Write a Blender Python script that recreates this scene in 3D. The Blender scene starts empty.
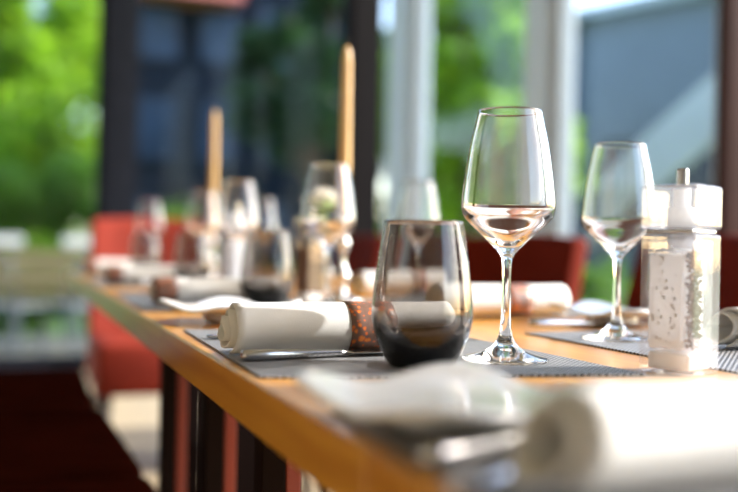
import bpy, bmesh, math, random
from mathutils import Vector, Matrix, noise
random.seed(7)
MNEE = True
PI = math.pi
SC = bpy.context.scene
COL = SC.collection

# ------------------------------------------------------------------ camera
TABLE_Z = 0.75                     # table top
FPX, CX, HY = 950.0, 369.0, 244.0  # focal length in pixels, image centre, horizon row
YAW = math.radians(20.83)          # camera looks this far right of the table's length
ROLL = math.radians(1.2)           # the photograph hangs a little clockwise
CAM = Vector((-0.1705, 0.0, TABLE_Z + 0.103))
cd = bpy.data.cameras.new('camera'); cam = bpy.data.objects.new('camera', cd); COL.objects.link(cam)
cam.location = CAM
cam.rotation_euler = (Matrix.Rotation(-YAW, 3, 'Z') @ Matrix.Rotation(PI/2, 3, 'X') @ Matrix.Rotation(ROLL, 3, 'Z')).to_euler()
cd.sensor_width = 36.0; cd.lens = 36.0*FPX/738.0
cd.shift_y = (HY-246.0)/738.0
cd.clip_start = 0.02; cd.clip_end = 500
cd.dof.use_dof = True; cd.dof.focus_distance = 0.885; cd.dof.aperture_fstop = 2.15; cd.dof.aperture_blades = 0
SC.camera = cam
RT = Vector((math.cos(YAW), -math.sin(YAW), 0)); FW = Vector((math.sin(YAW), math.cos(YAW), 0))

def on_z(px, py, z=TABLE_Z):
    """point of the horizontal plane z that shows at pixel px, py"""
    px, py = px+math.tan(ROLL)*(py-246), py-math.tan(ROLL)*(px-CX)
    dep = FPX*(CAM.z-z)/(py-HY)
    p = CAM + FW*dep + RT*((px-CX)/FPX*dep); p.z = z
    return p
def at_dep(px, dep, z=TABLE_Z):
    p = CAM + FW*dep + RT*((px-CX)/FPX*dep); p.z = z
    return p
def on_y(px, y, z=0.0):
    """point of the wall plane y = const in the direction of column px"""
    d = FW + RT*((px-CX)/FPX)
    t = (y-CAM.y)/d.y
    p = CAM + d*t; p.z = z
    return p
def on_x(px, x, z=0.0):
    d = FW + RT*((px-CX)/FPX)
    t = (x-CAM.x)/d.x
    p = CAM + d*t; p.z = z
    return p

# ------------------------------------------------------------------ world, sun, exposure
SUN_EL = math.radians(30); SUN_TO = Vector((-0.985, 0.155, 0)).normalized()   # way the light travels
w = bpy.data.worlds.new('sky'); SC.world = w; w.use_nodes = True
nt = w.node_tree; bg = nt.nodes['Background']
sky = nt.nodes.new('ShaderNodeTexSky'); sky.sky_type = 'NISHITA'; sky.sun_disc = False
sky.sun_elevation = SUN_EL; sky.sun_rotation = math.atan2(-SUN_TO.x, -SUN_TO.y)
sky.air_density = 1.0; sky.dust_density = 1.5; sky.ozone_density = 1.0
nt.links.new(sky.outputs[0], bg.inputs[0]); bg.inputs[1].default_value = 0.55
sl = bpy.data.lights.new('sun', 'SUN'); sl.energy = 7.4; sl.angle = math.radians(0.6); sl.color = (1.0, 0.975, 0.94)
so = bpy.data.objects.new('sun', sl); COL.objects.link(so)
sd = Vector((SUN_TO.x*math.cos(SUN_EL), SUN_TO.y*math.cos(SUN_EL), -math.sin(SUN_EL)))
so.rotation_euler = sd.to_track_quat('-Z', 'Y').to_euler(); so.location = (6, -6, 8)
vs = SC.view_settings
SC.display_settings.display_device = 'sRGB'
vs.view_transform = 'Standard'; vs.look = 'None'; vs.gamma = 1.0; vs.use_curve_mapping = False
vs.exposure = 0.45
cy = SC.cycles
cy.use_denoising = True
cy.max_bounces = 16; cy.transmission_bounces = 14; cy.transparent_max_bounces = 24; cy.glossy_bounces = 6; cy.diffuse_bounces = 4
cy.sample_clamp_indirect = 14.0; cy.caustics_refractive = True; cy.caustics_reflective = False; cy.blur_glossy = 0.5

# ------------------------------------------------------------------ materials
MATS = {}
def nodes(name):
    m = bpy.data.materials.new(name); m.use_nodes = True
    MATS[name] = m
    return m, m.node_tree, m.node_tree.nodes['Principled BSDF']
def mat(name, col, rough=0.5, metal=0.0, var=0.0, scale=8.0, bump=0.0, bscale=60.0, spec=0.5, trans=0.0, stretch=None, sheen=0.0, coat=0.0):
    m, t, b = nodes(name)
    b.inputs['Base Color'].default_value = (*col, 1); b.inputs['Roughness'].default_value = rough
    b.inputs['Metallic'].default_value = metal; b.inputs['Specular IOR Level'].default_value = spec
    b.inputs['Transmission Weight'].default_value = trans
    b.inputs['Sheen Weight'].default_value = sheen; b.inputs['Coat Weight'].default_value = coat
    tc = t.nodes.new('ShaderNodeTexCoord'); mp = t.nodes.new('ShaderNodeMapping')
    t.links.new(tc.outputs['Object'], mp.inputs[0])
    if stretch: mp.inputs['Scale'].default_value = stretch
    if var:
        n = t.nodes.new('ShaderNodeTexNoise'); n.inputs['Scale'].default_value = scale; n.inputs['Detail'].default_value = 5
        t.links.new(mp.outputs[0], n.inputs['Vector'])
        r = t.nodes.new('ShaderNodeValToRGB')
        r.color_ramp.elements[0].position = 0.3; r.color_ramp.elements[1].position = 0.7
        r.color_ramp.elements[0].color = (*[c*(1-var) for c in col], 1)
        r.color_ramp.elements[1].color = (*[min(1, c*(1+var)) for c in col], 1)
        t.links.new(n.outputs[0], r.inputs[0]); t.links.new(r.outputs[0], b.inputs['Base Color'])
    if bump:
        n2 = t.nodes.new('ShaderNodeTexNoise'); n2.inputs['Scale'].default_value = bscale; n2.inputs['Detail'].default_value = 4
        t.links.new(mp.outputs[0], n2.inputs['Vector'])
        bp = t.nodes.new('ShaderNodeBump'); bp.inputs['Strength'].default_value = bump; bp.inputs['Distance'].default_value = 0.004
        t.links.new(n2.outputs[0], bp.inputs['Height']); t.links.new(bp.outputs[0], b.inputs['Normal'])
    return m

def wood(name, dark, light, rough, axis, coat=0.0):
    """long-grained wood; axis = direction of the grain"""
    m, t, b = nodes(name)
    tc = t.nodes.new('ShaderNodeTexCoord'); mp = t.nodes.new('ShaderNodeMapping')
    t.links.new(tc.outputs['Object'], mp.inputs[0])
    sc = [26, 26, 26]; sc[axis] = 1.6; mp.inputs['Scale'].default_value = sc
    n = t.nodes.new('ShaderNodeTexNoise'); n.inputs['Scale'].default_value = 1.6; n.inputs['Detail'].default_value = 7; n.inputs['Distortion'].default_value = 0.6
    t.links.new(mp.outputs[0], n.inputs['Vector'])
    r = t.nodes.new('ShaderNodeValToRGB'); r.color_ramp.elements[0].position = 0.28; r.color_ramp.elements[1].position = 0.72
    r.color_ramp.elements[0].color = (*dark, 1); r.color_ramp.elements[1].color = (*light, 1)
    t.links.new(n.outputs[0], r.inputs[0]); t.links.new(r.outputs[0], b.inputs['Base Color'])
    b.inputs['Roughness'].default_value = rough; b.inputs['Coat Weight'].default_value = coat; b.inputs['Coat Roughness'].default_value = 0.12
    bp = t.nodes.new('ShaderNodeBump'); bp.inputs['Strength'].default_value = 0.12; bp.inputs['Distance'].default_value = 0.002
    t.links.new(n.outputs[0], bp.inputs['Height']); t.links.new(bp.outputs[0], b.inputs['Normal'])
    return m

def glass(name, col=(1, 1, 1), ior=1.5, rough=0.0, dens=0.0, vcol=(0.3, 0.3, 0.3)):
    m, t, b = nodes(name)
    t.nodes.remove(b)
    g = t.nodes.new('ShaderNodeBsdfGlass'); g.inputs['Color'].default_value = (*col, 1); g.inputs['IOR'].default_value = ior
    g.inputs['Roughness'].default_value = rough
    out = t.nodes['Material Output']; t.links.new(g.outputs[0], out.inputs['Surface'])
    if dens:
        v = t.nodes.new('ShaderNodeVolumeAbsorption'); v.inputs['Color'].default_value = (*vcol, 1); v.inputs['Density'].default_value = dens
        t.links.new(v.outputs[0], out.inputs['Volume'])
    return m
def thin_glass(name, col=(1, 1, 1), ior=1.5, rough=0.0):
    """a thin pane or wall: lets light straight through, mirrors by Fresnel"""
    m, t, b = nodes(name)
    t.nodes.remove(b)
    tr = t.nodes.new('ShaderNodeBsdfTransparent'); tr.inputs[0].default_value = (*col, 1)
    gl = t.nodes.new('ShaderNodeBsdfGlossy'); gl.inputs['Roughness'].default_value = rough
    fr = t.nodes.new('ShaderNodeFresnel')
    # both sides of a thin wall mirror alike: no total reflection from within
    gm = t.nodes.new('ShaderNodeNewGeometry'); ma = t.nodes.new('ShaderNodeMath'); ma.operation = 'MULTIPLY_ADD'
    ma.inputs[1].default_value = 1/ior-ior; ma.inputs[2].default_value = ior
    t.links.new(gm.outputs['Backfacing'], ma.inputs[0]); t.links.new(ma.outputs[0], fr.inputs[0])
    mx = t.nodes.new('ShaderNodeMixShader')
    t.links.new(fr.outputs[0], mx.inputs[0]); t.links.new(tr.outputs[0], mx.inputs[1]); t.links.new(gl.outputs[0], mx.inputs[2])
    t.links.new(mx.outputs[0], t.nodes['Material Output'].inputs['Surface'])
    return m

wood('table_wood', (0.43, 0.160, 0.014), (0.64, 0.315, 0.042), 0.32, 1, coat=0.35)
mat('strip_red', (0.26, 0.035, 0.015), 0.4, var=0.15, scale=6)
mat('chair_red_shaded', (0.12, 0.014, 0.007), 0.85, var=0.12, scale=12, bump=0.15, bscale=300, spec=0.05)  # red chair cloth with the shade put into its colour, window side
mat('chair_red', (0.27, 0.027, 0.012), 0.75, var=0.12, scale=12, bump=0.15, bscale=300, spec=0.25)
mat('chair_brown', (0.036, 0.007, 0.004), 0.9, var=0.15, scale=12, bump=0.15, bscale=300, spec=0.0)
mat('leg_dark', (0.010, 0.005, 0.004), 0.6, var=0.15, scale=6, spec=0.05)
mat('chair_leg', (0.03, 0.014, 0.010), 0.45, var=0.1)
mat('napkin_cloth', (0.80, 0.79, 0.76), 0.9, var=0.03, scale=30, bump=0.12, bscale=900, spec=0.15, sheen=0.1)
mat('porcelain', (0.80, 0.80, 0.79), 0.12, spec=0.5, coat=0.3, var=0.01)
mat('steel', (0.50, 0.50, 0.51), 0.16, metal=1.0, var=0.04, scale=40)
mat('silver', (0.80, 0.79, 0.76), 0.04, metal=1.0, var=0.04, scale=40)
mat('candle_wax', (0.56, 0.34, 0.12), 0.35, var=0.04, spec=0.5)
mat('wick', (0.05, 0.04, 0.03), 0.9, var=0.1)
mat('salt', (0.90, 0.90, 0.90), 0.6, var=0.04, scale=120, bump=0.15, bscale=350)
mat('pepper', (0.17, 0.09, 0.045), 0.7, var=0.5, scale=160, bump=0.6, bscale=250)
mat('plug_white', (0.86, 0.86, 0.85), 0.35, var=0.02)
mat('petal', (0.86, 0.82, 0.72), 0.7, var=0.05, scale=30)
mat('stem_green', (0.20, 0.38, 0.06), 0.6, var=0.2, scale=30)
mat('floor_stone', (0.46, 0.36, 0.23), 0.45, var=0.12, scale=3.0, bump=0.05)
mat('terrace_stone', (0.12, 0.12, 0.10), 0.7, var=0.12, scale=2.0)
mat('grass', (0.16, 0.26, 0.05), 0.9, var=0.3, scale=1.2)
mat('ceiling_white', (0.62, 0.60, 0.56), 0.9, var=0.03)
mat('wall_plaster', (0.50, 0.50, 0.51), 0.9, var=0.05)
mat('frame_pale', (0.50, 0.59, 0.68), 0.45, var=0.03)
mat('frame_grey', (0.36, 0.42, 0.47), 0.4, var=0.05)
mat('frame_dark', (0.012, 0.014, 0.022), 0.6, spec=0.1, var=0.1)
mat('frame_black', (0.008, 0.006, 0.006), 0.6, spec=0.08, var=0.1)
mat('frame_brown', (0.040, 0.014, 0.010), 0.6, spec=0.1, var=0.15)
mat('rail_white', (0.75, 0.75, 0.74), 0.5, var=0.03)
mat('bark', (0.10, 0.07, 0.045), 0.9, var=0.3, scale=5, bump=0.4, bscale=12)
mat('facade_navy', (0.006, 0.012, 0.026), 0.7, spec=0.1, var=0.25, scale=0.6)
mat('facade_grey', (0.12, 0.15, 0.19), 0.8, var=0.2, scale=0.5)
mat('pane_blue', (0.007, 0.025, 0.065), 0.3, spec=0.25, var=0.3, scale=0.7)
mat('roof_pink', (0.50, 0.15, 0.14), 0.8, var=0.1)
mat('concrete_pale', (0.52, 0.54, 0.56), 0.8, var=0.1, scale=1.0)
mat('bench_wood', (0.13, 0.11, 0.05), 0.7, var=0.15, scale=6)
mat('cafe_metal', (0.10, 0.12, 0.15), 0.45, metal=0.3, var=0.05)
glass('crystal', (1, 1, 1), 1.5)
thin_glass('acrylic', (0.98, 0.98, 0.99), 1.49)
def milky(name, amount, col):
    """let part of the light scatter in the substance"""
    t = MATS[name].node_tree; out = t.nodes['Material Output']; src = out.inputs['Surface'].links[0].from_socket
    tl = t.nodes.new('ShaderNodeBsdfTranslucent'); tl.inputs[0].default_value = (*col, 1)
    df = t.nodes.new('ShaderNodeBsdfDiffuse'); df.inputs[0].default_value = (*col, 1)
    m1_ = t.nodes.new('ShaderNodeMixShader'); m1_.inputs[0].default_value = 0.4
    t.links.new(tl.outputs[0], m1_.inputs[1]); t.links.new(df.outputs[0], m1_.inputs[2])
    m2_ = t.nodes.new('ShaderNodeMixShader'); m2_.inputs[0].default_value = amount
    t.links.new(src, m2_.inputs[1]); t.links.new(m1_.outputs[0], m2_.inputs[2]); t.links.new(m2_.outputs[0], out.inputs['Surface'])
thin_glass('clear_acrylic', (0.97, 0.97, 0.97), 1.49)
milky('plug_white', 0.6, (0.95, 0.95, 0.95)); milky('acrylic', 0.075, (0.95, 0.96, 1.0)); milky('salt', 0.75, (0.97, 0.97, 0.97)); milky('napkin_cloth', 0.25, (0.86, 0.86, 0.84))
glass('smoke_glass', (0.95, 0.94, 0.93), 1.5, dens=340.0, vcol=(0.23, 0.212, 0.20))
thin_glass('window_glass', (0.97, 0.98, 0.98), 1.18)

def leaf_mat(name, col, trcol):
    m, t, b = nodes(name)
    b.inputs['Base Color'].default_value = (*col, 1); b.inputs['Roughness'].default_value = 0.5; b.inputs['Specular IOR Level'].default_value = 0.3
    tl = t.nodes.new('ShaderNodeBsdfTranslucent'); tl.inputs[0].default_value = (*trcol, 1)
    n = t.nodes.new('ShaderNodeTexNoise'); n.inputs['Scale'].default_value = 1.3; n.inputs['Detail'].default_value = 3
    tc = t.nodes.new('ShaderNodeTexCoord'); t.links.new(tc.outputs['Object'], n.inputs['Vector'])
    r = t.nodes.new('ShaderNodeValToRGB'); r.color_ramp.elements[0].position = .35; r.color_ramp.elements[1].position = .65
    r.color_ramp.elements[0].color = (*[c*0.6 for c in col], 1); r.color_ramp.elements[1].color = (*[min(1, c*1.35) for c in col], 1)
    t.links.new(n.outputs[0], r.inputs[0]); t.links.new(r.outputs[0], b.inputs['Base Color'])
    mx = t.nodes.new('ShaderNodeMixShader'); mx.inputs[0].default_value = 0.45
    t.links.new(b.outputs[0], mx.inputs[1]); t.links.new(tl.outputs[0], mx.inputs[2])
    t.links.new(mx.outputs[0], t.nodes['Material Output'].inputs['Surface'])
    return m
leaf_mat('leaf_bright', (0.20, 0.36, 0.025), (0.34, 0.58, 0.03))
leaf_mat('leaf_mid', (0.10, 0.22, 0.03), (0.16, 0.34, 0.03))
leaf_mat('leaf_dark', (0.025, 0.06, 0.02), (0.03, 0.09, 0.02))

def weave_mat():
    """woven vinyl: fine light and dark strands with relief"""
    m, t, b = nodes('woven_vinyl')
    tc = t.nodes.new('ShaderNodeTexCoord'); sep = t.nodes.new('ShaderNodeSeparateXYZ'); t.links.new(tc.outputs['Object'], sep.inputs[0])
    def wave(out, freq):
        a = t.nodes.new('ShaderNodeMath'); a.operation = 'MULTIPLY'; a.inputs[1].default_value = freq; t.links.new(out, a.inputs[0])
        s = t.nodes.new('ShaderNodeMath'); s.operation = 'SINE'; t.links.new(a.outputs[0], s.inputs[0]); return s.outputs[0]
    sx = wave(sep.outputs[0], 2*PI/0.0060); sy = wave(sep.outputs[1], 2*PI/0.0060)
    mu = t.nodes.new('ShaderNodeMath'); mu.operation = 'MULTIPLY'; t.links.new(sx, mu.inputs[0]); t.links.new(sy, mu.inputs[1])
    r = t.nodes.new('ShaderNodeValToRGB'); r.color_ramp.elements[0].position = 0.30; r.color_ramp.elements[1].position = 0.62
    r.color_ramp.elements[0].color = (0.018, 0.018, 0.020, 1); r.color_ramp.elements[1].color = (0.31, 0.31, 0.315, 1)
    ad = t.nodes.new('ShaderNodeMath'); ad.operation = 'MULTIPLY_ADD'; ad.inputs[1].default_value = 0.5; ad.inputs[2].default_value = 0.5
    t.links.new(mu.outputs[0], ad.inputs[0]); t.links.new(ad.outputs[0], r.inputs[0])
    t.links.new(r.outputs[0], b.inputs['Base Color'])
    b.inputs['Roughness'].default_value = 0.45; b.inputs['Specular IOR Level'].default_value = 0.4
    bp = t.nodes.new('ShaderNodeBump'); bp.inputs['Strength'].default_value = 0.6; bp.inputs['Distance'].default_value = 0.0012
    t.links.new(ad.outputs[0], bp.inputs['Height']); t.links.new(bp.outputs[0], b.inputs['Normal'])
weave_mat()
def band_mat():
    """brown printed paper with orange and red flecks"""
    m, t, b = nodes('printed_band')
    tc = t.nodes.new('ShaderNodeTexCoord')
    v = t.nodes.new('ShaderNodeTexVoronoi'); v.inputs['Scale'].default_value = 210; t.links.new(tc.outputs['Object'], v.inputs['Vector'])
    n = t.nodes.new('ShaderNodeTexNoise'); n.inputs['Scale'].default_value = 90; t.links.new(tc.outputs['Object'], n.inputs['Vector'])
    r = t.nodes.new('ShaderNodeValToRGB'); e = r.color_ramp.elements
    e[0].position = 0.0; e[0].color = (0.9, 0.28, 0.04, 1); e[1].position = 1.0; e[1].color = (0.16, 0.085, 0.06, 1)
    k = e.new(0.30); k.color = (0.62, 0.13, 0.03, 1); k = e.new(0.42); k.color = (0.20, 0.11, 0.08, 1)
    s = t.nodes.new('ShaderNodeMath'); s.operation = 'ADD'
    s2 = t.nodes.new('ShaderNodeMath'); s2.operation = 'MULTIPLY_ADD'; s2.inputs[1].default_value = 1.4; s2.inputs[2].default_value = -0.62
    t.links.new(n.outputs[0], s2.inputs[0]); t.links.new(v.outputs['Distance'], s.inputs[0]); t.links.new(s2.outputs[0], s.inputs[1])
    t.links.new(s.outputs[0], r.inputs[0]); t.links.new(r.outputs[0], b.inputs['Base Color']); b.inputs['Roughness'].default_value = 0.4
band_mat()

# ------------------------------------------------------------------ builders
def obj(name, me, m=None, parent=None, smooth=False, loc=None, rotz=None):
    if isinstance(me, bmesh.types.BMesh):
        d = bpy.data.meshes.new(name); me.to_mesh(d); me.free(); me = d
    if m is not None: me.materials.append(MATS[m])
    if smooth:
        for p in me.polygons: p.use_smooth = True
    o = bpy.data.objects.new(name, me); COL.objects.link(o)
    if parent: o.parent = parent
    if loc is not None: o.location = loc
    if rotz is not None: o.rotation_euler.z = rotz
    return o
def tag(o, label, cat, group=None):
    o['label'] = label; o['category'] = cat
    if group: o['group'] = group
    return o
def thing(name, label, cat, loc=(0, 0, 0), rotz=0.0, group=None):
    o = bpy.data.objects.new(name, None); COL.objects.link(o); o.empty_display_size = 0.05
    o.location = loc; o.rotation_euler = (0, 0, rotz)
    return tag(o, label, cat, group)
def struct(name, bm, m, parent=None, smooth=False):
    o = obj(name, bm, m, parent, smooth)
    if parent is None: o['kind'] = 'structure'
    return o
def dup(root, loc, rotz=None, label=None, group=None, scale=None):
    r = root.copy(); COL.objects.link(r); r.location = loc
    if rotz is not None: r.rotation_euler = (0, 0, rotz)
    if label: r['label'] = label
    if group: r['group'] = group
    if scale: r.scale = (scale,)*3
    for ch in list(root.children):
        c = ch.copy(); COL.objects.link(c); c.parent = r
        for g in list(ch.children):
            d = g.copy(); COL.objects.link(d); d.parent = c
    return r
def box(bm, x0, x1, y0, y1, z0, z1, bev=0.0, seg=2):
    g = bmesh.ops.create_cube(bm, size=1.0)
    vv = g['verts']
    bmesh.ops.scale(bm, verts=vv, vec=(x1-x0, y1-y0, z1-z0))
    bmesh.ops.translate(bm, verts=vv, vec=((x0+x1)/2, (y0+y1)/2, (z0+z1)/2))
    if bev:
        es = list({e for v in vv for e in v.link_edges})
        bmesh.ops.bevel(bm, geom=es, offset=bev, segments=seg, affect='EDGES', profile=0.5)
    return bm
def boxm(*a, **k):
    return box(bmesh.new(), *a, **k)
def catmull(pts, n):
    out = []
    for i in range(len(pts)-1):
        p0 = pts[max(i-1, 0)]; p1 = pts[i]; p2 = pts[i+1]; p3 = pts[min(i+2, len(pts)-1)]
        for k in range(n):
            t = k/n
            out.append(tuple(0.5*((2*b)+(-a+c)*t+(2*a-5*b+4*c-d)*t*t+(-a+3*b-3*c+d)*t**3) for a, b, c, d in zip(p0, p1, p2, p3)))
    out.append(tuple(pts[-1]))
    return out
def lathe(prof, seg=48, bm=None, close=True):
    """profile of (radius, z) turned round z; points with radius 0 become poles"""
    bm = bm or bmesh.new(); rings = []
    for r, z in prof:
        if r < 1e-6: rings.append([bm.verts.new((0, 0, z))])
        else: rings.append([bm.verts.new((r*math.cos(2*PI*k/seg), r*math.sin(2*PI*k/seg), z)) for k in range(seg)])
    for a, b in zip(rings, rings[1:]):
        for k in range(seg):
            q = [a[k % len(a)], a[(k+1) % len(a)], b[(k+1) % len(b)], b[k % len(b)]]
            u = []
            for v in q:
                if v not in u: u.append(v)
            if len(u) > 2: bm.faces.new(u)
    return bm
def tube(bm, pts, rad, seg=8, caps=True):
    pts = [Vector(p) for p in pts]; rings = []
    if not isinstance(rad, (list, tuple)): rad = [rad]*len(pts)
    up = Vector((0.13, 0.27, 0.95)).normalized()
    for i, p in enumerate(pts):
        d = (pts[min(i+1, len(pts)-1)]-pts[max(i-1, 0)]).normalized()
        u = d.cross(up)
        if u.length < 1e-3: u = d.cross(Vector((1, 0, 0)))
        u.normalize(); v = d.cross(u)
        rings.append([bm.verts.new(p+(u*math.cos(2*PI*k/seg)+v*math.sin(2*PI*k/seg))*rad[i]) for k in range(seg)])
    for a, b in zip(rings, rings[1:]):
        for k in range(seg): bm.faces.new((a[k], a[(k+1) % seg], b[(k+1) % seg], b[k]))
    if caps: bm.faces.new(rings[0][::-1]); bm.faces.new(rings[-1])
    bmesh.ops.recalc_face_normals(bm, faces=bm.faces[:])
    return bm

# ================================================================== SETTING
FY, WX = 6.40, 2.20                 # far glazed wall and right glazed wall
struct('floor', boxm(-5, WX+0.12, -3.5, FY+0.12, -0.12, 0.0), 'floor_stone')
struct('terrace', boxm(-8, 7.5, -8, 10.0, -0.30, -0.125), 'terrace_stone')
struct('lawn', boxm(-60, 80, -40, 90, -0.42, -0.31), 'grass')
struct('ceiling', boxm(-4.6, WX+0.12, -3.6, FY+0.12, 3.60, 3.75), 'ceiling_white')
struct('wall_left', boxm(-4.7, -4.6, -3.6, FY+0.12, 0, 3.60), 'wall_plaster')
struct('wall_back', boxm(-4.6, WX+0.12, -3.7, -3.6, 0, 3.60), 'wall_plaster')
struct('wall_far', boxm(-4.6, -1.6, FY-0.08, FY+0.08, 0, 3.60), 'wall_plaster')

# far wall posts (columns 115 and 372 of the photograph) and panes
xl = on_y(115, FY).x; xc = on_y(373, FY).x
struct('wall_post_far', boxm(xl-0.085, xl+0.085, FY-0.08, FY+0.08, 0, 3.60, bev=0.006), 'frame_dark')
struct('wall_post_corner', boxm(WX-0.13, WX+0.10, FY-0.11, FY+0.10, 0, 3.60, bev=0.006), 'frame_black')
struct('wall_post_outer', boxm(-1.6, -1.45, FY-0.08, FY+0.08, 0, 3.60, bev=0.006), 'frame_dark')
def window_y(n, x0, x1, y, z0=0.10, z1=3.50, fm='frame_dark', added_transom=None):
    e = bpy.data.objects.new('window_%d' % n, None); COL.objects.link(e); e['kind'] = 'structure'
    e.location = ((x0+x1)/2, y, 0); X = (x1-x0)/2
    f = bmesh.new(); fw = 0.045
    box(f, -X, X, -.03, .03, 0, z0); box(f, -X, X, -.03, .03, z1, 3.60)
    box(f, -X, -X+fw, -.03, .03, z0, z1); box(f, X-fw, X, -.03, .03, z0, z1)
    obj('window_frame', f, fm, e)
    obj('pane', boxm(-X+fw, X-fw, -.004, .004, z0, z1), 'window_glass', e)
    return e
window_y(1, -1.45, xl-0.085, FY)
window_y(2, xl+0.085, WX-0.13, FY, z0=0.06)

def window_x(n, y0, y1, x, z0=0.10, z1=3.37, fm='frame_grey', tz=None):
    e = bpy.data.objects.new('window_%d' % n, None); COL.objects.link(e); e['kind'] = 'structure'
    e.location = (x, (y0+y1)/2, 0); Y = (y1-y0)/2
    f = bmesh.new(); fw = 0.05
    box(f, -.035, .035, -Y, Y, 0, z0); box(f, -.035, .035, -Y, Y, z1, 3.60)
    box(f, -.035, .035, -Y, -Y+fw, z0, z1); box(f, -.035, .035, Y-fw, Y, z0, z1)
    obj('window_frame', f, fm, e)
    if tz:
        obj('added_transom', boxm(-.05, .05, -Y+fw, Y-fw, tz[0], tz[1]), fm, e)  # bar added above the view to break up sunlight on the far post
        obj('pane', boxm(-.004, .004, -Y+fw, Y-fw, z0, tz[0]), 'window_glass', e)
        obj('pane', boxm(-.004, .004, -Y+fw, Y-fw, tz[1], z1), 'window_glass', e)
    else:
        obj('pane', boxm(-.004, .004, -Y+fw, Y-fw, z0, z1), 'window_glass', e)
    return e
Y = lambda px: on_x(px, WX).y
struct('wall_pier_corner', boxm(WX-0.05, WX+0.10, Y(412), Y(391), 0, 3.60, bev=0.005), 'frame_pale')
struct('wall_pier_middle', boxm(WX-0.05, WX+0.10, Y(553), Y(529), 0, 3.60, bev=0.005), 'frame_pale')
struct('wall_post_right', boxm(WX-0.05, WX+0.10, Y(737), Y(724), 0, 3.60, bev=0.005), 'frame_brown')
window_x(3, Y(529), Y(412), WX+0.02, tz=(2.69, 2.94))
window_x(4, Y(724), Y(553), WX+0.02, tz=(2.69, 2.94))
struct('added_shade_post', boxm(WX-0.05, WX+0.10, 0.02, 0.30, 0, 3.60, bev=0.005), 'frame_brown')  # unseen post, added to cast shade on the foreground plate
struct('trim_1', boxm(WX-0.05, WX+0.10, -3.5, Y(737), 3.40, 3.60), 'frame_pale')

# ================================================================== TABLES
TW, TP = 0.68, 0.685
joint = on_z(161, 327).y
def build_table(name, pedestal=False):
    t = thing(name, '', 'table')
    # local origin: left near corner on the floor, width along +x, pitch along +y
    obj('tabletop', boxm(0, TW, 0.001, TP-0.001, TABLE_Z-0.039, TABLE_Z, bev=0.0025), 'table_wood', t)
    if pedestal:
        obj('pedestal', boxm(TW/2-0.04, TW/2+0.04, TP/2-0.04, TP/2+0.04, 0.03, TABLE_Z-0.039, bev=0.004), 'leg_dark', t)
        obj('foot_plate', boxm(TW/2-0.22, TW/2+0.22, TP/2-0.22, TP/2+0.22, 0, 0.03, bev=0.006), 'leg_dark', t)
        return t
    for ax in (0.094, TW-0.108):
        for ay in (0.153, TP-0.153):
            l = obj('leg', boxm(ax-0.013, ax+0.013, ay-0.018, ay+0.018, 0, TABLE_Z-0.039, bev=0.002), 'leg_dark', t)
            obj('stand_in_strip', boxm(ax+0.0135, ax+0.030, ay-0.018, ay+0.018, 0, TABLE_Z-0.039, bev=0.002), 'strip_red', l)  # red strip standing in for an orange-red part behind the leg
    return t
tb = build_table('dining_table')
tb['label'] = 'wooden square table nearest the viewer, under the blurred white plate'
tb['group'] = 'square tables pushed into one long row'
tb.location = (0, joint-2*TP, 0)
for k, lb in ((1, 'wooden square table under the clear wine glass and smoked tumbler in focus'),
              (2, 'third wooden square table along the row, just past the joint in the edge'),
              (3, 'fourth wooden square table along the row, well past the joint'),
              (4, 'farthest wooden square table of the row, in front of the orange-red chair')):
    if k == 3: tb = build_table('dining_table', True); tb['group'] = 'square tables pushed into one long row'; tb['label'] = lb; tb.location = (0.001*k, joint+(k-2)*TP, 0); continue
    dup(tb, (0.001*k, joint+(k-2)*TP, 0), 0.0, lb)

# ================================================================== CHAIRS
def build_chair(name, m, legm='chair_leg', hw=0.235):
    """box-seat upholstered chair; faces +x, origin under the seat centre"""
    t = thing(name, '', 'chair')
    obj('seat', boxm(-0.23, 0.24, -hw, hw, 0.27, 0.455, bev=0.025, seg=3), m, t, True)
    bm = bmesh.new(); N, M = 10, 10; P = {}
    for i in range(N+1):
        for j in range(M+1):
            u = j/M*2-1; h = i/N
            x = -0.20-0.11*h+0.035*(u*u); wy = hw*(1-0.06*h); z = 0.44+0.45*h-0.012*u*u*h
            for s, off in ((0, 0.0), (1, -0.065)):
                P[i, j, s] = bm.verts.new((x+off, u*wy, z))
    for i in range(N):
        for j in range(M):
            bm.faces.new((P[i, j, 0], P[i, j+1, 0], P[i+1, j+1, 0], P[i+1, j, 0]))
            bm.faces.new((P[i, j, 1], P[i+1, j, 1], P[i+1, j+1, 1], P[i, j+1, 1]))
    for i in range(N):
        for j in (0, M): bm.faces.new((P[i, j, 0], P[i+1, j, 0], P[i+1, j, 1], P[i, j, 1]))
    for j in range(M):
        for i in (0, N): bm.faces.new((P[i, j, 0], P[i, j+1, 0], P[i, j+1, 1], P[i, j, 1]))
    bmesh.ops.recalc_face_normals(bm, faces=bm.faces[:])
    es = [e for e in bm.edges if e.calc_face_angle(0) > 0.8]
    bmesh.ops.bevel(bm, geom=es, offset=0.014, segments=3, affect='EDGES', profile=0.5)
    obj('backrest', bm, m, t, True)
    for sx in (-0.19, 0.20):
        for sy in (-hw+0.04, hw-0.04):
            b = bmesh.new(); tube(b, [(sx*1.06, sy*1.05, 0), (sx, sy, 0.28)], [0.014, 0.02], 10)
            obj('leg', b, legm, t, True)
    return t
ch = build_chair('dining_chair', 'chair_red')
ch['label'] = 'orange-red upholstered chair at the far head of the table row'
ch['group'] = 'red chairs round the table'
HX = on_y(156, 3.75).x
ch.location = (HX, 3.72, 0); ch.scale = (1.0, 1.0, 1.06); ch.rotation_euler.z = -PI/2
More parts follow.
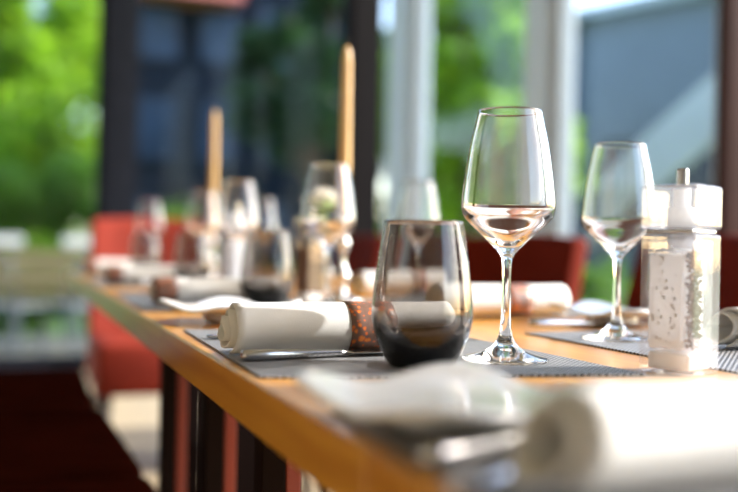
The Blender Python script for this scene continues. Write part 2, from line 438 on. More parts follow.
# opposite side, their backs behind the wine glasses
mc = build_chair('shaded_red_chair', 'chair_red_shaded'); mc['group'] = 'shaded red chairs on the window side'
mc['label'] = 'farthest shaded red chair on the window side of the row'
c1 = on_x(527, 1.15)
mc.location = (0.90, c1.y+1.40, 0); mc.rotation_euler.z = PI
dup(mc, (0.885, c1.y, 0), PI+0.28, 'shaded red chair whose back shows behind the stem of the largest wine glass')
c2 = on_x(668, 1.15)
dup(mc, (0.90, c2.y, 0), PI-0.15, 'shaded red chair behind the acrylic mill and the smaller wine glass')
dup(mc, (0.90, c1.y+0.70, 0), PI, 'shaded red chair across the table behind the tall gold candle')
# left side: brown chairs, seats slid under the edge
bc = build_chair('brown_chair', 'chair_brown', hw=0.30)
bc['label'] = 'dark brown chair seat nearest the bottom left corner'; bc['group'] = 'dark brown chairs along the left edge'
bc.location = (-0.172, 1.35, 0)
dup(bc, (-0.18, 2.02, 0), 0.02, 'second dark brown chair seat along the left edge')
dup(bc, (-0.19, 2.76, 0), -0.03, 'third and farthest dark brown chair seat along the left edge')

# ================================================================== PLACEMATS
def placemat(corners, label):
    """four table-top points, counter-clockwise; origin at the middle"""
    c = sum((Vector(p) for p in corners), Vector((0, 0, 0)))/4; c.z = TABLE_Z
    bm = bmesh.new()
    lo = [bm.verts.new((p[0]-c.x, p[1]-c.y, 0.0002)) for p in corners]; hi = [bm.verts.new((p[0]-c.x, p[1]-c.y, 0.0020)) for p in corners]
    bm.faces.new(lo[::-1]); bm.faces.new(hi)
    for k in range(4): bm.faces.new((lo[k], lo[(k+1) % 4], hi[(k+1) % 4], hi[k]))
    o = obj('placemat', bm, 'woven_vinyl', loc=c)
    return tag(o, label, 'placemat', 'grey woven placemats')
MT = 0.0021
def W(px, py, z=TABLE_Z): return on_z(px, py, z)
MZ = TABLE_Z+MT
m1 = [W(261, 379), W(645, 376), W(466, 341), W(184, 331)]
m1[2].y = m1[3].y-0.03; m1[2].x = m1[1].x-0.012
placemat(m1, 'grey woven placemat under the smoked tumbler and largest wine glass')
p = W(322, 416)
placemat([(0.012, p.y-0.43, 0), (0.305, p.y-0.44, 0), (0.305, p.y-0.03, 0), (p.x+0.006, p.y, 0)], 'grey woven placemat under the blurred cutlery in the foreground')
q = W(525, 334)
placemat([(q.x, q.y-0.42, 0), (q.x+0.29, q.y-0.42, 0), (q.x+0.29, q.y+0.015, 0), (q.x, q.y, 0)], 'grey woven placemat under the smaller wine glass, across the table')
placemat([(q.x, q.y+0.22, 0), (q.x+0.29, q.y+0.22, 0), (q.x+0.29, q.y+0.64, 0), (q.x, q.y+0.64, 0)], 'grey woven placemat across the table under the white napkin behind the wine glasses')
for k, lb in ((1, 'grey woven placemat by the left edge under the second brown-banded napkin'),
              (2, 'grey woven placemat by the left edge under the third napkin'),
              (3, 'farthest grey woven placemat by the left edge')):
    y0 = m1[0].y + k*TP
    placemat([(0.016, y0, 0), (0.30, y0-0.02, 0), (0.30, y0+0.40, 0), (0.016, y0+0.42, 0)], lb)

# ================================================================== WINE GLASSES
OUT = [(0.0000, 0.0000), (0.0385, 0.0000), (0.0402, 0.0012), (0.0385, 0.0026), (0.0285, 0.0050), (0.0180, 0.0088), (0.0105, 0.0150), (0.0062, 0.0240), (0.0046, 0.0380),
       (0.0041, 0.0600), (0.0041, 0.0800), (0.0050, 0.0920), (0.0080, 0.0990), (0.0160, 0.1075), (0.0270, 0.1180), (0.0370, 0.1275), (0.0414, 0.1335), (0.0430, 0.1410),
       (0.0427, 0.1500), (0.0402, 0.1720), (0.0363, 0.1980), (0.0325, 0.2160), (0.0294, 0.2300)]
def wine_glass(name):
    t = thing(name, '', 'wine glass')
    o = catmull(OUT[1:], 5)
    foot = [(0.0, 0.0)] + [p for p in o if p[1] <= 0.0240001]
    stem = [foot[-1]] + [p for p in o if 0.0240001 < p[1] <= 0.0920001]
    bowl = [stem[-1]] + [p for p in o if p[1] > 0.0920001]
    # inner wall: 0.9 mm inside, thicker at the bottom
    inner = [(0.0, 0.1075), (0.0060, 0.1082), (0.0130, 0.1122), (0.0240, 0.1205), (0.0350, 0.1300), (0.0398, 0.1352), (0.0419, 0.1412), (0.0417, 0.1500),
             (0.0393, 0.1720), (0.0355, 0.1980), (0.0317, 0.2160), (0.0286, 0.2298)]
    inn = catmull(inner, 5)[::-1]
    rim = [(0.0290, 0.2304)]
    obj('foot', lathe(foot, 56), 'crystal', t, True)
    obj('stem', lathe(stem, 56), 'crystal', t, True)
    obj('bowl', lathe(bowl+rim+inn, 56), 'crystal', t, True)
    return t
wg = wine_glass('wine_glass')
g1 = W(505, 360, MZ); wg.scale = (0.965,)*3
wg.location = g1; wg['label'] = 'largest clear wine glass, sharp, on the grey placemat'; wg['group'] = 'stemmed wine glasses on the row of tables'
g2 = W(616, 339, MZ)
dup(wg, g2, 0.4, 'smaller clear wine glass to the left of the acrylic mill', scale=0.95)
g3 = at_dep(328, 1.44)
dup(wg, g3, 0.4, 'blurred wine glass in front of the tall gold candle')
g4 = at_dep(238, 1.88)
dup(wg, g4, 0.4, 'blurred wine glass just right of the shorter gold candle')
g5 = at_dep(417, 1.78)
dup(wg, g5, 0.4, 'blurred wine glass behind the smoked tumbler, against the pale window pier')
dup(wg, at_dep(203, 2.30), 0.4, 'blurred wine glass left of the shorter gold candle')
dup(wg, at_dep(262, 2.45), 0.4, 'faint blurred wine glass in front of the dark window, right of the shorter candle', scale=0.92)
dup(wg, at_dep(150, 2.90), 0.4, 'farthest blurred wine glass, in front of the orange-red chair')

# ================================================================== SMOKED TUMBLERS
TO = [(0.0235, 0.0), (0.0265, 0.0012), (0.0310, 0.0075), (0.0370, 0.0205), (0.0410, 0.0335), (0.0424, 0.0430), (0.0420, 0.0540), (0.0404, 0.0720), (0.0372, 0.0980), (0.0331, 0.1250)]
TI = [(0.0, 0.0115), (0.0180, 0.0125), (0.0270, 0.0170), (0.0340, 0.0255), (0.0385, 0.0350), (0.0406, 0.0440), (0.0404, 0.0540), (0.0389, 0.0720), (0.0358, 0.0980), (0.0318, 0.1248)]
def tumbler(name):
    prof = [(0.0, 0.0012), (0.0180, 0.0012)] + catmull(TO, 6) + [(0.0325, 0.1256)] + catmull(TI, 6)[::-1]
    bm = lathe(prof, 64)
    bmesh.ops.recalc_face_normals(bm, faces=bm.faces[:])
    o = obj(name, bm, 'smoke_glass', smooth=True)
    return tag(o, '', 'tumbler', 'smoked stemless tumblers')
tm = tumbler('tumbler')
tm.scale = (1, 1, 0.965)
t1 = W(421, 366, MZ)
tm.location = t1; tm['label'] = 'sharp smoke-grey stemless tumbler at the end of the rolled napkin'
for px, dep, lb in ((268, 1.50, 'blurred smoke-brown tumbler right behind the nearest napkin'),
                    (194, 2.12, 'blurred smoke-brown tumbler, second behind the nearest napkin'),
                    (146, 2.66, 'farthest blurred smoke-brown tumbler, beside the orange-red chair')):
    dup(tm, at_dep(px, dep, TABLE_Z), 0.3, lb)
p = at_dep(676, 1.36)
dup(tm, p, 0.3, 'smoke-brown tumbler hidden behind the acrylic mill')

# ================================================================== ROLLED NAPKINS
def napkin(name, L=0.215, R=0.0255, band=(0.108, 0.150), seed=1, turns=2.6, flat=0.80, slant=0.15, core=0.70):
    """cloth rolled up along +x; origin on the table under the left end's middle"""
    rnd = random.Random(seed)
    t = thing(name, '', 'napkin')
    N = int(turns*26); K = 26
    def sect(u):
        pts = []
        for i in range(N+1):
            f = i/N; a = -PI*0.62 - f*turns*2*PI
            r = R*(1-core*f) + 0.0012*math.sin(3*a+seed)*(0.3+f)
            r *= 1 + 0.035*noise.noise(Vector((math.cos(a)*1.3+seed, math.sin(a)*1.3, u*9)))
            y = r*math.cos(a)*1.06 + 0.004*f; z = r*math.sin(a)*flat*1.12
            lim = -R*0.80+0.0016*f*turns
            if z < lim: z = lim + (z-lim)*0.12
            pts.append((y, z + R*0.86))
        return pts
    bm = bmesh.new(); rows = []
    for k in range(K+1):
        u = k/K*L; pr = sect(u); row = []
        for i, (y, z) in enumerate(pr):
            f = i/N
            x = u
            x = u + (1-k/K)**2*(slant*z - 0.010*f)
            if k == 0: x += 0.0015*math.sin(i*0.5)
            if k == K: x = L + 0.006*f
            row.append(bm.verts.new((x, y, z+0.0012)))
        rows.append(row)
    for a, b in zip(rows, rows[1:]):
        for i in range(N): bm.faces.new((a[i], a[i+1], b[i+1], b[i]))
    c = obj('cloth', bm, 'napkin_cloth', t, True)
    s = c.modifiers.new('thickness', 'SOLIDIFY'); s.thickness = 0.0022; s.offset = 0
    # paper band round it
    bb = bmesh.new(); rr = []
    for k in range(5):
        u = band[0]+(band[1]-band[0])*k/4; pr = sect(u)[:27]
        cy_, cz_ = 0.0, R*0.86
        rr.append([bb.verts.new((u, cy_+(y-cy_)*1.075, max(0.0004, cz_+(z-cz_)*1.085+0.0012))) for y, z in pr])
    for a, b in zip(rr, rr[1:]):
        n = len(a)
        for i in range(n): bb.faces.new((a[i], a[(i+1) % n], b[(i+1) % n], b[i]))
    o = obj('paper_band', bb, 'printed_band', t, True)
    s = o.modifiers.new('thickness', 'SOLIDIFY'); s.thickness = 0.0005; s.offset = 1
    o['label'] = 'brown paper band with orange flecks'
    return t
GN = 'rolled white cloth napkins'
n1 = W(230, 356, MZ)
na = napkin('napkin', seed=2, R=0.0265); na['label'] = 'sharp white rolled napkin between the knife and the smoked tumbler'; na['group'] = GN
na.location = (n1.x, n1.y+0.012, TABLE_Z+MT); na.rotation_euler.z = 0.0
n0 = napkin('napkin', seed=5, R=0.0245, band=(0.15, 0.19), slant=0.5, turns=1.7, core=0.40); n0['label'] = 'large blurred white rolled napkin in the bottom right foreground'; n0['group'] = GN
n0.location = (*at_dep(542, 0.385).xy, TABLE_Z+MT); n0.rotation_euler.z = 0.04
nb = napkin('napkin', seed=9, R=0.0235, band=(-0.002, 0.034), L=0.20); nb['group'] = GN
nb['label'] = 'blurred white rolled napkin with a brown banded end, second along the table edge'
p = W(160, 305); nb.location = (p.x-0.01, p.y, TABLE_Z+MT)
dup(nb, (0.035, p.y+0.66, TABLE_Z+MT), 0.04, 'third white rolled napkin along the left edge, with an orange-brown end')
dup(nb, (0.035, p.y+1.28, TABLE_Z+MT), -0.03, 'farthest white rolled napkin along the left edge')
# across the table
p = W(441, 320)
o1 = dup(na, (p.x, p.y+0.02, TABLE_Z+MT), 0.10, 'white rolled napkin across the table behind the stem of the largest wine glass')
p = W(722, 352)
dup(n0, (p.x+0.004, p.y+0.01, TABLE_Z+MT), 0.0, 'white rolled napkin half hidden by the right side of the acrylic mill')
p = at_dep(358, 1.90)
dup(na, (p.x, p.y, TABLE_Z), 0.1, 'blurred white napkin across the table below the tall gold candle')

# ================================================================== WAVY PLATES
def plate(name):
    t = thing(name, '', 'plate')
    bm = bmesh.new(); NR, NT = 16, 72; rows = []
    for i in range(NR+1):
        f = i/NR; row = []
        for k in range(NT):
            a = 2*PI*k/NT; c4 = math.cos(4*a)           # corners at 0, 90, 180, 270 degrees
            ext = 0.079*(1+0.10*c4+0.04*max(0, c4)**3)
            r = ext*f
            lift = 0.003*f**2 + (0.0050+0.0048*c4+0.0016*math.cos(2*a+0.6))*f**3
            row.append(bm.verts.new((r*math.cos(a), r*math.sin(a), 0.0105+lift)) if i else None)
        if i == 0: row = [bm.verts.new((0, 0, 0.0105))]*NT
        rows.append(row)
    for a, b in zip(rows, rows[1:]):
        for k in range(NT):
            q = [a[k], b[k], b[(k+1) % NT], a[(k+1) % NT]]; u = []
            for v in q:
                if v not in u: u.append(v)
            bm.faces.new(u)
    o = obj('dish', bm, 'porcelain', t, True)
    s = o.modifiers.new('thickness', 'SOLIDIFY'); s.thickness = 0.0035; s.offset = 1
    obj('foot_ring', lathe([(0.026, 0.0005), (0.030, 0.0), (0.034, 0.003), (0.036, 0.0105), (0.030, 0.0115), (0.027, 0.006), (0.026, 0.0005)], 48), 'porcelain', t, True)
    return t
pl = plate('plate'); pl['group'] = 'small white wavy plates'
p = at_dep(456, 0.528); pl.location = (p.x, p.y, TABLE_Z+0.0022); pl.rotation_euler.z = -YAW-0.12
pl['label'] = 'blurred white wavy-rimmed plate in front of the smoked tumbler'
p = at_dep(232, 1.20); dup(pl, (p.x, p.y, TABLE_Z+MT), -YAW+0.2, 'white wavy plate half hidden behind the left end of the sharp napkin')
p = W(612, 325); dup(pl, (p.x, p.y, TABLE_Z+MT), -YAW+0.1, 'white wavy plate across the table behind the smaller wine glass')
p = at_dep(183, 1.86); dup(pl, (p.x, p.y, TABLE_Z), -YAW, 'small blurred white plate past the brown-banded napkin')

# ================================================================== CUTLERY
def strip(sections, m, name, parent):
    """loft of superelliptic sections (x, half width, half height, z centre)"""
    bm = bmesh.new(); rings = []; S = 14
    for x, hw, hh, zc in sections:
        rings.append([bm.verts.new((x, hw*math.copysign(abs(math.cos(2*PI*k/S))**0.7, math.cos(2*PI*k/S)), zc+hh*math.copysign(abs(math.sin(2*PI*k/S))**0.7, math.sin(2*PI*k/S)))) for k in range(S)])
    for a, b in zip(rings, rings[1:]):
        for k in range(S): bm.faces.new((a[k], b[k], b[(k+1) % S], a[(k+1) % S]))
    bm.faces.new(rings[0]); bm.faces.new(rings[-1][::-1])
    bmesh.ops.recalc_face_normals(bm, faces=bm.faces[:])
    return obj(name, bm, m, parent, True)
def knife(name):
    t = thing(name, '', 'knife')
    strip([(0.000, 0.0030, 0.0020, 0.0042), (0.0015, 0.0064, 0.0042, 0.0050), (0.006, 0.0078, 0.0050, 0.0052), (0.03, 0.0074, 0.0047, 0.0050), (0.07, 0.0056, 0.0036, 0.0044), (0.092, 0.0046, 0.0028, 0.0042), (0.098, 0.0050, 0.0022, 0.0042)], 'steel', 'handle', t)
    strip([(0.098, 0.0050, 0.0018, 0.0042), (0.104, 0.0085, 0.0009, 0.0040), (0.15, 0.0095, 0.0008, 0.0034), (0.19, 0.0088, 0.0006, 0.0026), (0.205, 0.0060, 0.0005, 0.0022), (0.212, 0.0015, 0.0004, 0.0020)], 'steel', 'blade', t)
    return t
def fork(name):
    t = thing(name, '', 'fork')
    strip([(0.000, 0.0040, 0.0010, 0.0030), (0.002, 0.0075, 0.0014, 0.0030), (0.012, 0.0090, 0.0016, 0.0028), (0.05, 0.0060, 0.0016, 0.0040), (0.10, 0.0034, 0.0017, 0.0075), (0.13, 0.0036, 0.0016, 0.0062)], 'steel', 'handle', t)
    h = strip([(0.13, 0.0036, 0.0015, 0.0062), (0.143, 0.0105, 0.0012, 0.0040), (0.155, 0.0122, 0.0011, 0.0028), (0.161, 0.0122, 0.0010, 0.0025)], 'steel', 'head', t)
    for yy in (-0.0104, -0.0035, 0.0035, 0.0104):
        b = bmesh.new(); tube(b, [(0.159, yy, 0.0025), (0.178, yy, 0.0028), (0.195, yy, 0.0052)], [0.0017, 0.0015, 0.0008], 8)
        obj('tine', b, 'steel', t, True)
    return t
kn = knife('knife'); kn['label'] = 'sharp steel knife lying in front of the nearest napkin'
a, b = W(241, 361, MZ), W(384, 355, MZ)
kn.location = (a.x, a.y, TABLE_Z+MT); kn.rotation_euler.z = math.atan2(b.y-a.y, b.x-a.x)
fk = fork('fork'); p = W(207, 341); fk.location = (p.x, p.y, TABLE_Z+MT); fk['label'] = 'steel fork whose handle end shows past the left end of the sharp napkin'
a, b = W(424, 473), W(530, 446)
dup(kn, (a.x, a.y, TABLE_Z+MT), math.atan2(b.y-a.y, b.x-a.x), 'blurred steel knife on the foreground placemat, farther of the two pieces')
a2 = W(458, 497)
dup(fk, (a2.x, a2.y, TABLE_Z+MT), math.atan2(b.y-a.y, b.x-a.x)+0.03, 'blurred steel fork on the foreground placemat beside the large napkin')
p = W(530, 329); dup(kn, (p.x, p.y, TABLE_Z+MT), 0.05, 'blurred steel knife across the table in front of the white plate')
p = W(172, 312); dup(kn, (p.x, p.y, TABLE_Z+MT), 0.0, 'blurred steel knife in front of the brown-banded napkin')

# ================================================================== MILLS
def rbox(hx, z0, z1, bev, name, m, parent, x=0, y=0, hy=None):
    hy = hy or hx
    return obj(name, boxm(x-hx, x+hx, y-hy, y+hy, z0, z1, bev=bev, seg=3), m, parent, True)
def shell(h, z0, z1, ih, iz0, iz1, name, m, parent, bev=0.0022):
    """clear block with a square hollow, one closed shell"""
    bm = bmesh.new(); box(bm, -h, h, -h, h, z0, z1, bev=bev, seg=3)
    inner = bmesh.new(); box(inner, -ih, ih, -ih, ih, iz0, iz1, bev=0.0025, seg=2)
    me = bpy.data.meshes.new('tmp'); bmesh.ops.reverse_faces(inner, faces=inner.faces[:]); inner.to_mesh(me); inner.free(); bm.from_mesh(me)
    return obj(name, bm, m, parent)
def mill(name, fill):
    t = thing(name, '', 'mill'); ac = 'acrylic' if fill == 'salt' else 'clear_acrylic'
    shell(0.0212, 0.0, 0.1095, 0.0176, 0.0185, 0.1050, 'body', ac, t)
    g = bmesh.new(); rnd = random.Random(3); top = 0.100
    box(g, -0.0166, 0.0166 if fill == 'pepper' else 0.0108, -0.0166, 0.0166, 0.0190, top-0.006, bev=0.002)
    for _ in range(260):
        r = rnd.uniform(0.0009, 0.0018); z = rnd.uniform(0.022, top); side = rnd.randrange(4); q = rnd.uniform(-0.0155, 0.0155)
        if fill == 'salt' and side == 0: z = top-0.004
        if z > top-0.007: px_, py_ = rnd.uniform(-.014, .014), rnd.uniform(-.014, .014)
        else: px_, py_ = ((0.0160, q), (-0.0160, q), (q*0.62-0.004 if fill == 'salt' else q, 0.0160), (q*0.62-0.004 if fill == 'salt' else q, -0.0160))[side]
        bmesh.ops.create_icosphere(g, subdivisions=1, radius=r, matrix=Matrix.Translation((px_, py_, z)))
    c = obj('contents', g, fill, t); c['kind'] = 'stuff'
    if fill == 'salt':       # a seam of peppercorns down one side of the salt
        g = bmesh.new()
        for k in range(420):
            bmesh.ops.create_icosphere(g, subdivisions=1, radius=rnd.uniform(0.0011, 0.0017), matrix=Matrix.Translation((rnd.uniform(0.0125, 0.0160), rnd.uniform(-0.0155, 0.0030), rnd.uniform(0.0205, 0.0960))))
        c = obj('peppercorns', g, 'pepper', t); c['kind'] = 'stuff'

    # ceramic grinder set into the foot, and the sleeve inside the cap
    obj('grinder', boxm(-0.0165, 0.0165, -0.0165, 0.0165, 0.0030, 0.0165, bev=0.002), 'plug_white', t)
    rbox(0.0185, 0.1098, 0.1128, 0.001, 'collar', 'steel', t)
    shell(0.0218, 0.1130, 0.1480, 0.0180, 0.1150, 0.1450, 'cap', ac, t, bev=0.003)
    obj('sleeve', lathe([(0, 0.1155), (0.0100, 0.1155), (0.0100, 0.1300), (0.0062, 0.1310), (0.0062, 0.1448), (0, 0.1448)], 24), 'plug_white', t, True)
    obj('knob', lathe([(0, 0.1481), (0.0046, 0.1481), (0.0046, 0.1600), (0.0040, 0.1612), (0, 0.1614)], 24), 'steel', t, False)
    return t
ml = mill('salt_mill', 'salt'); ml['group'] = 'square acrylic mills'
ml['label'] = 'large clear square acrylic salt mill at the right, sharp'
p = at_dep(681, 0.803); ml.scale = (1.14, 1.14, 1.065); ml.location = (p.x, p.y, TABLE_Z+0.0003); ml.rotation_euler.z = -math.radians(66)
p = at_dep(237, 1.68); dup(ml, (p.x, p.y, TABLE_Z), 0.3, 'blurred acrylic salt mill beside the tumblers at the centre of the row')
pm = mill('pepper_mill', 'pepper'); pm['group'] = 'square acrylic mills'
pm['label'] = 'blurred acrylic mill of dark peppercorns left of the tall candle'
p = at_dep(310, 1.62); pm.location = (p.x, p.y, TABLE_Z); pm.rotation_euler.z = 0.4

# ================================================================== CANDLES
def candlestick(name):
    t = thing(name, '', 'candlestick')
    obj('base', lathe([(0, 0), (0.036, 0), (0.038, 0.003), (0.034, 0.007), (0.014, 0.012), (0.009, 0.018)], 40), 'silver', t, True)
    obj('stem', lathe(catmull([(0.009, 0.018), (0.006, 0.03), (0.013, 0.045), (0.013, 0.052), (0.006, 0.064), (0.0055, 0.085), (0.012, 0.100), (0.012, 0.106), (0.006, 0.118)], 4), 32), 'silver', t, True)
    obj('socket', lathe([(0.006, 0.118), (0.013, 0.122), (0.0165, 0.128), (0.0135, 0.133), (0.0135, 0.152), (0.0155, 0.154), (0.0120, 0.154), (0.0118, 0.134), (0, 0.134)], 32), 'silver', t, True)
    return t
def candle(name):
    t = thing(name, '', 'candle')
    obj('wax', lathe([(0, 0), (0.0112, 0), (0.0112, 0.02), (0.0100, 0.15), (0.0086, 0.285), (0.0070, 0.300), (0.0030, 0.309), (0, 0.310)], 28), 'candle_wax', t, True)
    obj('wick', tube(bmesh.new(), [(0, 0, 0.309), (0.0005, 0, 0.315), (0.002, 0, 0.319)], 0.0009, 6), 'wick', t)
    return t
cs = candlestick('candlestick'); cs['label'] = 'silver candlestick under the taller-looking gold candle'; cs['group'] = 'silver candlesticks'
ca = candle('candle'); ca['label'] = 'gold taper candle in front of the dark window, taller-looking of the two'; ca['group'] = 'gold taper candles'
p = at_dep(343, 1.64); cs.location = (p.x, p.y, TABLE_Z); ca.location = (p.x, p.y, TABLE_Z+0.1345)
p = at_dep(212, 2.48)
dup(cs, (p.x, p.y, TABLE_Z), 0.0, 'silver candlestick under the shorter-looking gold candle')
dup(ca, (p.x, p.y, TABLE_Z+0.1345), 0.0, 'gold taper candle farther down the row, shorter-looking of the two')

# ================================================================== FLOWER VASE
vz = thing('bud_vase', 'small clear bud vase behind the blurred wine glass', 'vase')
p = at_dep(322, 1.78); vz.location = (p.x, p.y, TABLE_Z)
obj('glass_body', lathe([(0, 0), (0.022, 0), (0.024, 0.003), (0.022, 0.05), (0.012, 0.08), (0.011, 0.10), (0.0135, 0.104), (0.0115, 0.104), (0.0095, 0.10), (0.0105, 0.08), (0.0200, 0.05), (0.0215, 0.008), (0, 0.006)], 32), 'crystal', vz, True)
fl = thing('flower', 'white rose with green leaves standing in the bud vase', 'flower'); fl.location = (p.x, p.y, TABLE_Z); fl.scale = (1.22, 1.22, 1.04)
obj('flower_stem', tube(bmesh.new(), [(0.002, 0, 0.012), (0.0, 0.002, 0.09), (0.004, 0, 0.165)], 0.0022, 8), 'stem_green', fl, True)
for k in range(5):
    a = k*1.3; bm = bmesh.new(); P = []
    for i in range(6):
        f = i/5; wv = 0.013*math.sin(PI*min(1, f*0.93+0.03)); r = 0.004+0.035*f; z = 0.110+0.018*k*0.55+0.030*f-0.022*f*f
        d = Vector((math.cos(a), math.sin(a), 0)); s = Vector((-math.sin(a), math.cos(a), 0))
        P.append([bm.verts.new(d*r+s*wv*e+Vector((0, 0, z+0.004*abs(e)))) for e in (-1, 0, 1)])
    for q0, q1 in zip(P, P[1:]):
        for j in (0, 1): bm.faces.new((q0[j], q0[j+1], q1[j+1], q1[j]))
    obj('leaf', bm, 'stem_green', fl, True)
for k in range(18):
    a = k*2.4; lay = k/18; bm = bmesh.new(); P = []
    for i in range(6):
        f = i/5; el = f*1.35; R0 = 0.010+0.017*lay
        r = R0*math.sin(el+0.15)*(1+0.25*lay*f); z = 0.163+0.012*(1-lay)+0.030*(1-math.cos(el))*(1-0.35*lay)
        for_ = [bm.verts.new((r*math.cos(a+e*0.62), r*math.sin(a+e*0.62), z-0.003*abs(e))) for e in (-1, -0.5, 0, 0.5, 1)]
        P.append(for_)
    for q0, q1 in zip(P, P[1:]):
        for j in range(4): bm.faces.new((q0[j], q0[j+1], q1[j+1], q1[j]))
    obj('petal', bm, 'petal', fl, True)

# ================================================================== OUTSIDE
def tree(name, label, loc, trunk_h, crown, n, lm, ls, group, seed, hollow=0.35):
    """trunk and limbs, and a crown of leaf blades in clumps"""
    rnd = random.Random(seed); t = thing(name, label, 'tree' if trunk_h > 0.5 else 'shrub', loc, 0, group)
    rx, ry, rz = crown
    bm = bmesh.new(); top = Vector((0, 0, trunk_h+rz*0.9))
    tube(bm, [(0, 0, 0), (0.05*rx, 0, trunk_h*0.6), (0, 0.04*ry, trunk_h+rz*0.3), tuple(top)], [0.06*rz+0.02, 0.05*rz+.015, 0.035*rz+.01, 0.008], 9)
    clumps = []
    for k in range(26):
        v = Vector((rnd.gauss(0, 1), rnd.gauss(0, 1), rnd.gauss(0, 1))).normalized()*rnd.uniform(hollow, 1)**0.5
        c = Vector((v.x*rx, v.y*ry, trunk_h+rz+v.z*rz)); clumps.append((c, rnd.uniform(0.22, 0.42)))
    for c, r in clumps[:8]:
        tube(bm, [(0, 0, trunk_h*0.8+rz*0.2), tuple((c+Vector((0, 0, trunk_h)))*0.5), tuple(c)], [0.02*rz+.004, 0.012*rz+.003, 0.004], 6)
    obj('trunk', bm, 'bark', t, True)
    vs_, fs = [], []
    mr = (rx+ry+rz)/3
    for k in range(n):
        c, r = clumps[rnd.randrange(len(clumps))]
        d = Vector((rnd.gauss(0, 1), rnd.gauss(0, 1), rnd.gauss(0, 1))).normalized()*(rnd.random()**0.4)*r*mr
        q = c+d; 
        if q.z < 0.03: q.z = 0.03+rnd.random()*0.1
        u = Vector((rnd.gauss(0, 1), rnd.gauss(0, 1), rnd.gauss(0, .6))).normalized(); v = u.cross(Vector((rnd.gauss(0, 1), rnd.gauss(0, 1), rnd.gauss(0, 1)))).normalized()
        s = ls*rnd.uniform(0.6, 1.3); b = len(vs_)
        vs_ += [q-u*s, q+v*s*0.45, q+u*s, q-v*s*0.45]; fs.append((b, b+1, b+2, b+3))
    me = bpy.data.meshes.new('foliage'); me.from_pydata([tuple(v) for v in vs_], [], fs)
    f = obj('foliage', me, lm, t); f['kind'] = 'stuff'
    return t
GT = 'trees outside the windows'
G0 = -0.31
def gp(px, dep, z=G0): return at_dep(px, dep, z)
tree('tree', 'bright sunlit green tree at the far left outside', gp(-45, 12), 0.6, (1.5, 1.3, 2.3), 9000, 'leaf_bright', 0.13, GT, 11)
tree('tree', 'bright green tree just left of the dark window post', gp(45, 17), 0.7, (1.15, 1.2, 2.9), 9000, 'leaf_bright', 0.13, GT, 12)
tree('tree', 'darker green tree behind the sunlit ones at the left', gp(-60, 22), 0.5, (3.0, 2.0, 3.4), 8000, 'leaf_mid', 0.17, GT, 13)
tree('tree', 'dark leafy tree in front of the navy building', gp(315, 13), 1.8, (1.0, 1.0, 1.6), 3500, 'leaf_dark', 0.13, GT, 14)
tree('tree', 'bright green tree in the window between the two pale piers', gp(464, 11.5), 0.3, (0.85, 1.0, 2.7), 15000, 'leaf_bright', 0.12, GT, 15)
tree('tree', 'mid green tree behind the bright one between the pale piers', gp(462, 21), 0.5, (1.5, 1.5, 3.8), 12000, 'leaf_mid', 0.2, GT, 16)
tree('hedge', 'clipped green hedge at the far left beyond the white rail', gp(42, 10.5), 0.05, (0.80, 0.30, 1.0), 9000, 'leaf_mid', 0.06, None, 31)
for px, dep, r, h, lm, lb in ((86, 14.2, 0.62, 1.15, 'leaf_mid', 'rounded green bush outside, just left of the dark window post'),
                              (182, 10.6, 0.26, 0.80, 'leaf_bright', 'low green shrub outside, right of the dark window post'),
                              (222, 12.0, 0.30, 0.55, 'leaf_mid', 'low green shrub outside, behind the shorter gold candle'),
                              (280, 10.6, 0.30, 0.50, 'leaf_mid', 'low green shrub outside, between the two gold candles'),
                              (590, 8.5, 0.45, 0.50, 'leaf_mid', 'low green shrub outside, between the red chair and the smaller wine glass')):
    tree('shrub', lb, gp(px, dep), 0.05, (r, r, h), 1800, lm, 0.05, 'low shrubs outside the windows', int(px))

# navy building with rows of windows and a pink eave, beyond the far window
bx0, bx1, byy = gp(112, 19).x, gp(366, 19).x+0.6, 19.2
nb_ = thing('building', 'dark navy building beyond the far window with a pink eave', 'building', ((bx0+bx1)/2, byy+1.5, G0))
X2 = (bx1-bx0)/2
obj('wall', boxm(-X2, X2, -1.5, 1.5, 0, 6.6), 'facade_navy', nb_)
k = 0
for iz in range(3):
    for ix in range(4):
        x0 = -X2+0.35+ix*(2*X2-0.5)/4; z0 = 0.7+iz*2.0
        f = obj('window', boxm(x0, x0+0.85, -1.56, -1.49, z0, z0+1.35), 'frame_dark', nb_)
        obj('pane', boxm(x0+.06, x0+.79, -1.58, -1.55, z0+.06, z0+1.29), 'pane_blue', f)
obj('eave', boxm(-X2*0.86, -X2*0.15, -2.5, -1.3, 5.85, 6.3), 'roof_pink', nb_)
obj('roof', boxm(-X2-0.3, X2+0.3, -1.8, 1.7, 6.6, 6.8), 'frame_dark', nb_)
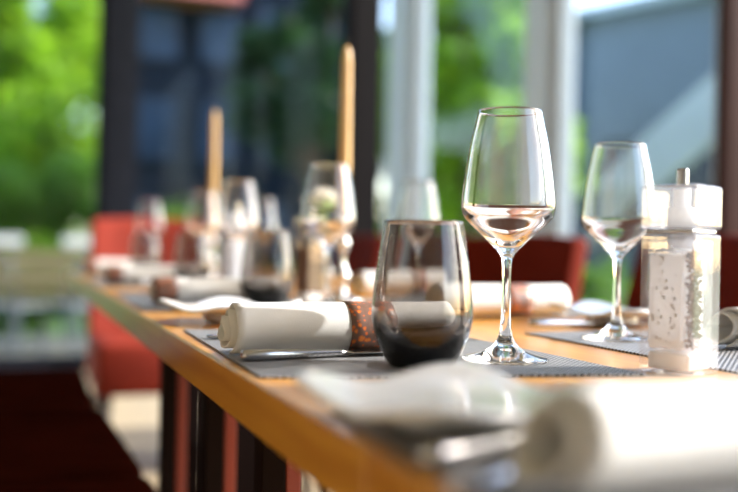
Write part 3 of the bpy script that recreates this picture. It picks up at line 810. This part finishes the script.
# grey building with an outside stair, right window
ga = gp(560, 16); gb = gp(790, 13)
gr = thing('building', 'blue-grey building in the right window with a pale outside stair', 'building', ((ga.x+gb.x)/2, (ga.y+gb.y)/2, G0), math.atan2(gb.y-ga.y, gb.x-ga.x))
GL = (gb-ga).length/2+1.0
obj('wall', boxm(-GL, GL, 0, 3, 0, 4.9), 'facade_grey', gr)
obj('roof', boxm(-GL-.2, GL+.2, -.3, 3.2, 4.9, 5.05), 'frame_grey', gr)
for ix in range(4):
    x0 = -GL+0.5+ix*(2*GL-0.6)/4
    f = obj('window', boxm(x0, x0+0.8, -0.06, 0.02, 1.5, 2.9), 'frame_dark', gr)
    obj('pane', boxm(x0+.06, x0+.74, -0.08, -0.05, 1.56, 2.84), 'pane_blue', f)
st = bmesh.new()
def slab(bm, p0, p1, th, y0, y1):
    vs_ = [bm.verts.new((x, y, z)) for y in (y0, y1) for x, z in ((p0[0], p0[1]), (p1[0], p1[1]), (p1[0], p1[1]+th), (p0[0], p0[1]+th))]
    for f in ((0, 1, 2, 3), (7, 6, 5, 4), (0, 4, 5, 1), (1, 5, 6, 2), (2, 6, 7, 3), (3, 7, 4, 0)): bm.faces.new([vs_[i] for i in f])
    bmesh.ops.recalc_face_normals(bm, faces=bm.faces[:])
slab(st, (-GL*0.2, 1.2), (GL*0.5, 2.7), 0.9, -1.1, -0.95)
obj('stair_wall', st, 'concrete_pale', gr)
sr = bmesh.new(); tube(sr, [(-GL*1.0, -1.3, 1.0), (-GL*0.45, -1.3, 2.0), (GL*0.1, -1.3, 2.05)], 0.05, 8); obj('handrail', sr, 'rail_white', gr)

# terrace balustrade and bench beyond the far window
bl = thing('balustrade', 'low white balustrade rail outside at the far left', 'railing', (0, 9.6, -0.125))
for x0, x1 in ((-1.6, -0.03), (0.33, 1.6)):
    obj('rail', boxm(x0, x1, -.03, .03, 0.90, 0.99), 'rail_white', bl)
for x in (-1.55, -0.8, -0.05, 0.36, 0.95, 1.55):
    obj('baluster', boxm(x-.02, x+.02, -.02, .02, 0, 0.90), 'cafe_metal', bl)
bn = thing('garden_bench', 'pale slatted garden bench outside at the far left', 'bench', (*at_dep(45, 8.3).xy, -0.125), 0.15)
for k in range(4): obj('seat_slat', boxm(-.65, .65, -.24+k*.12, -.14+k*.12, .40, .43), 'bench_wood', bn)
for k in range(3): obj('back_slat', boxm(-.65, .65, .26+k*.01, .285+k*.01, .50+k*.13, .60+k*.13), 'bench_wood', bn)
for x in (-.58, .58):
    obj('leg', boxm(x-.03, x+.03, -.22, -.16, 0, .40), 'bench_wood', bn); obj('leg', boxm(x-.03, x+.03, .24, .30, 0, .86), 'bench_wood', bn)
def cafe_chair(label, loc, rz):
    t = thing('cafe_chair', label, 'chair', loc, rz, 'grey metal cafe chairs outside')
    obj('seat', boxm(-.2, .2, -.2, .2, .43, .455, bev=.008), 'cafe_metal', t)
    bm = bmesh.new(); tube(bm, [(-.19, -.19, .44), (-.25, -.19, .82), (-.25, .19, .82), (-.19, .19, .44)], .012, 8); obj('back_frame', bm, 'cafe_metal', t, True)
    for y in (-.1, 0, .1): obj('back_slat', tube(bmesh.new(), [(-.2, y, .45), (-.25, y, .82)], .008, 6), 'cafe_metal', t)
    for sx in (-.17, .17):
        for sy in (-.17, .17): obj('leg', tube(bmesh.new(), [(sx*1.1, sy*1.1, 0), (sx, sy, .435)], .012, 8), 'cafe_metal', t)
    return t
cafe_chair('grey metal cafe chair outside, left of the table end', (*at_dep(78, 7.6).xy, -0.125), 2.2)
cafe_chair('grey metal cafe chair outside at the left picture edge', (*at_dep(12, 7.3).xy, -0.125), 0.9)

# the sun's light is refracted through the clear glasses onto the cloth and table
if MNEE:
    sl.cycles.is_caustics_light = True
    for o in bpy.data.objects:
        if o.type != 'MESH' or not o.data.materials: continue
        mn = o.data.materials[0].name
        if mn in ('crystal', 'smoke_glass'): o.cycles.is_caustics_caster = True
        elif mn in ('napkin_cloth', 'woven_vinyl', 'table_wood', 'printed_band', 'porcelain'): o.cycles.is_caustics_receiver = True
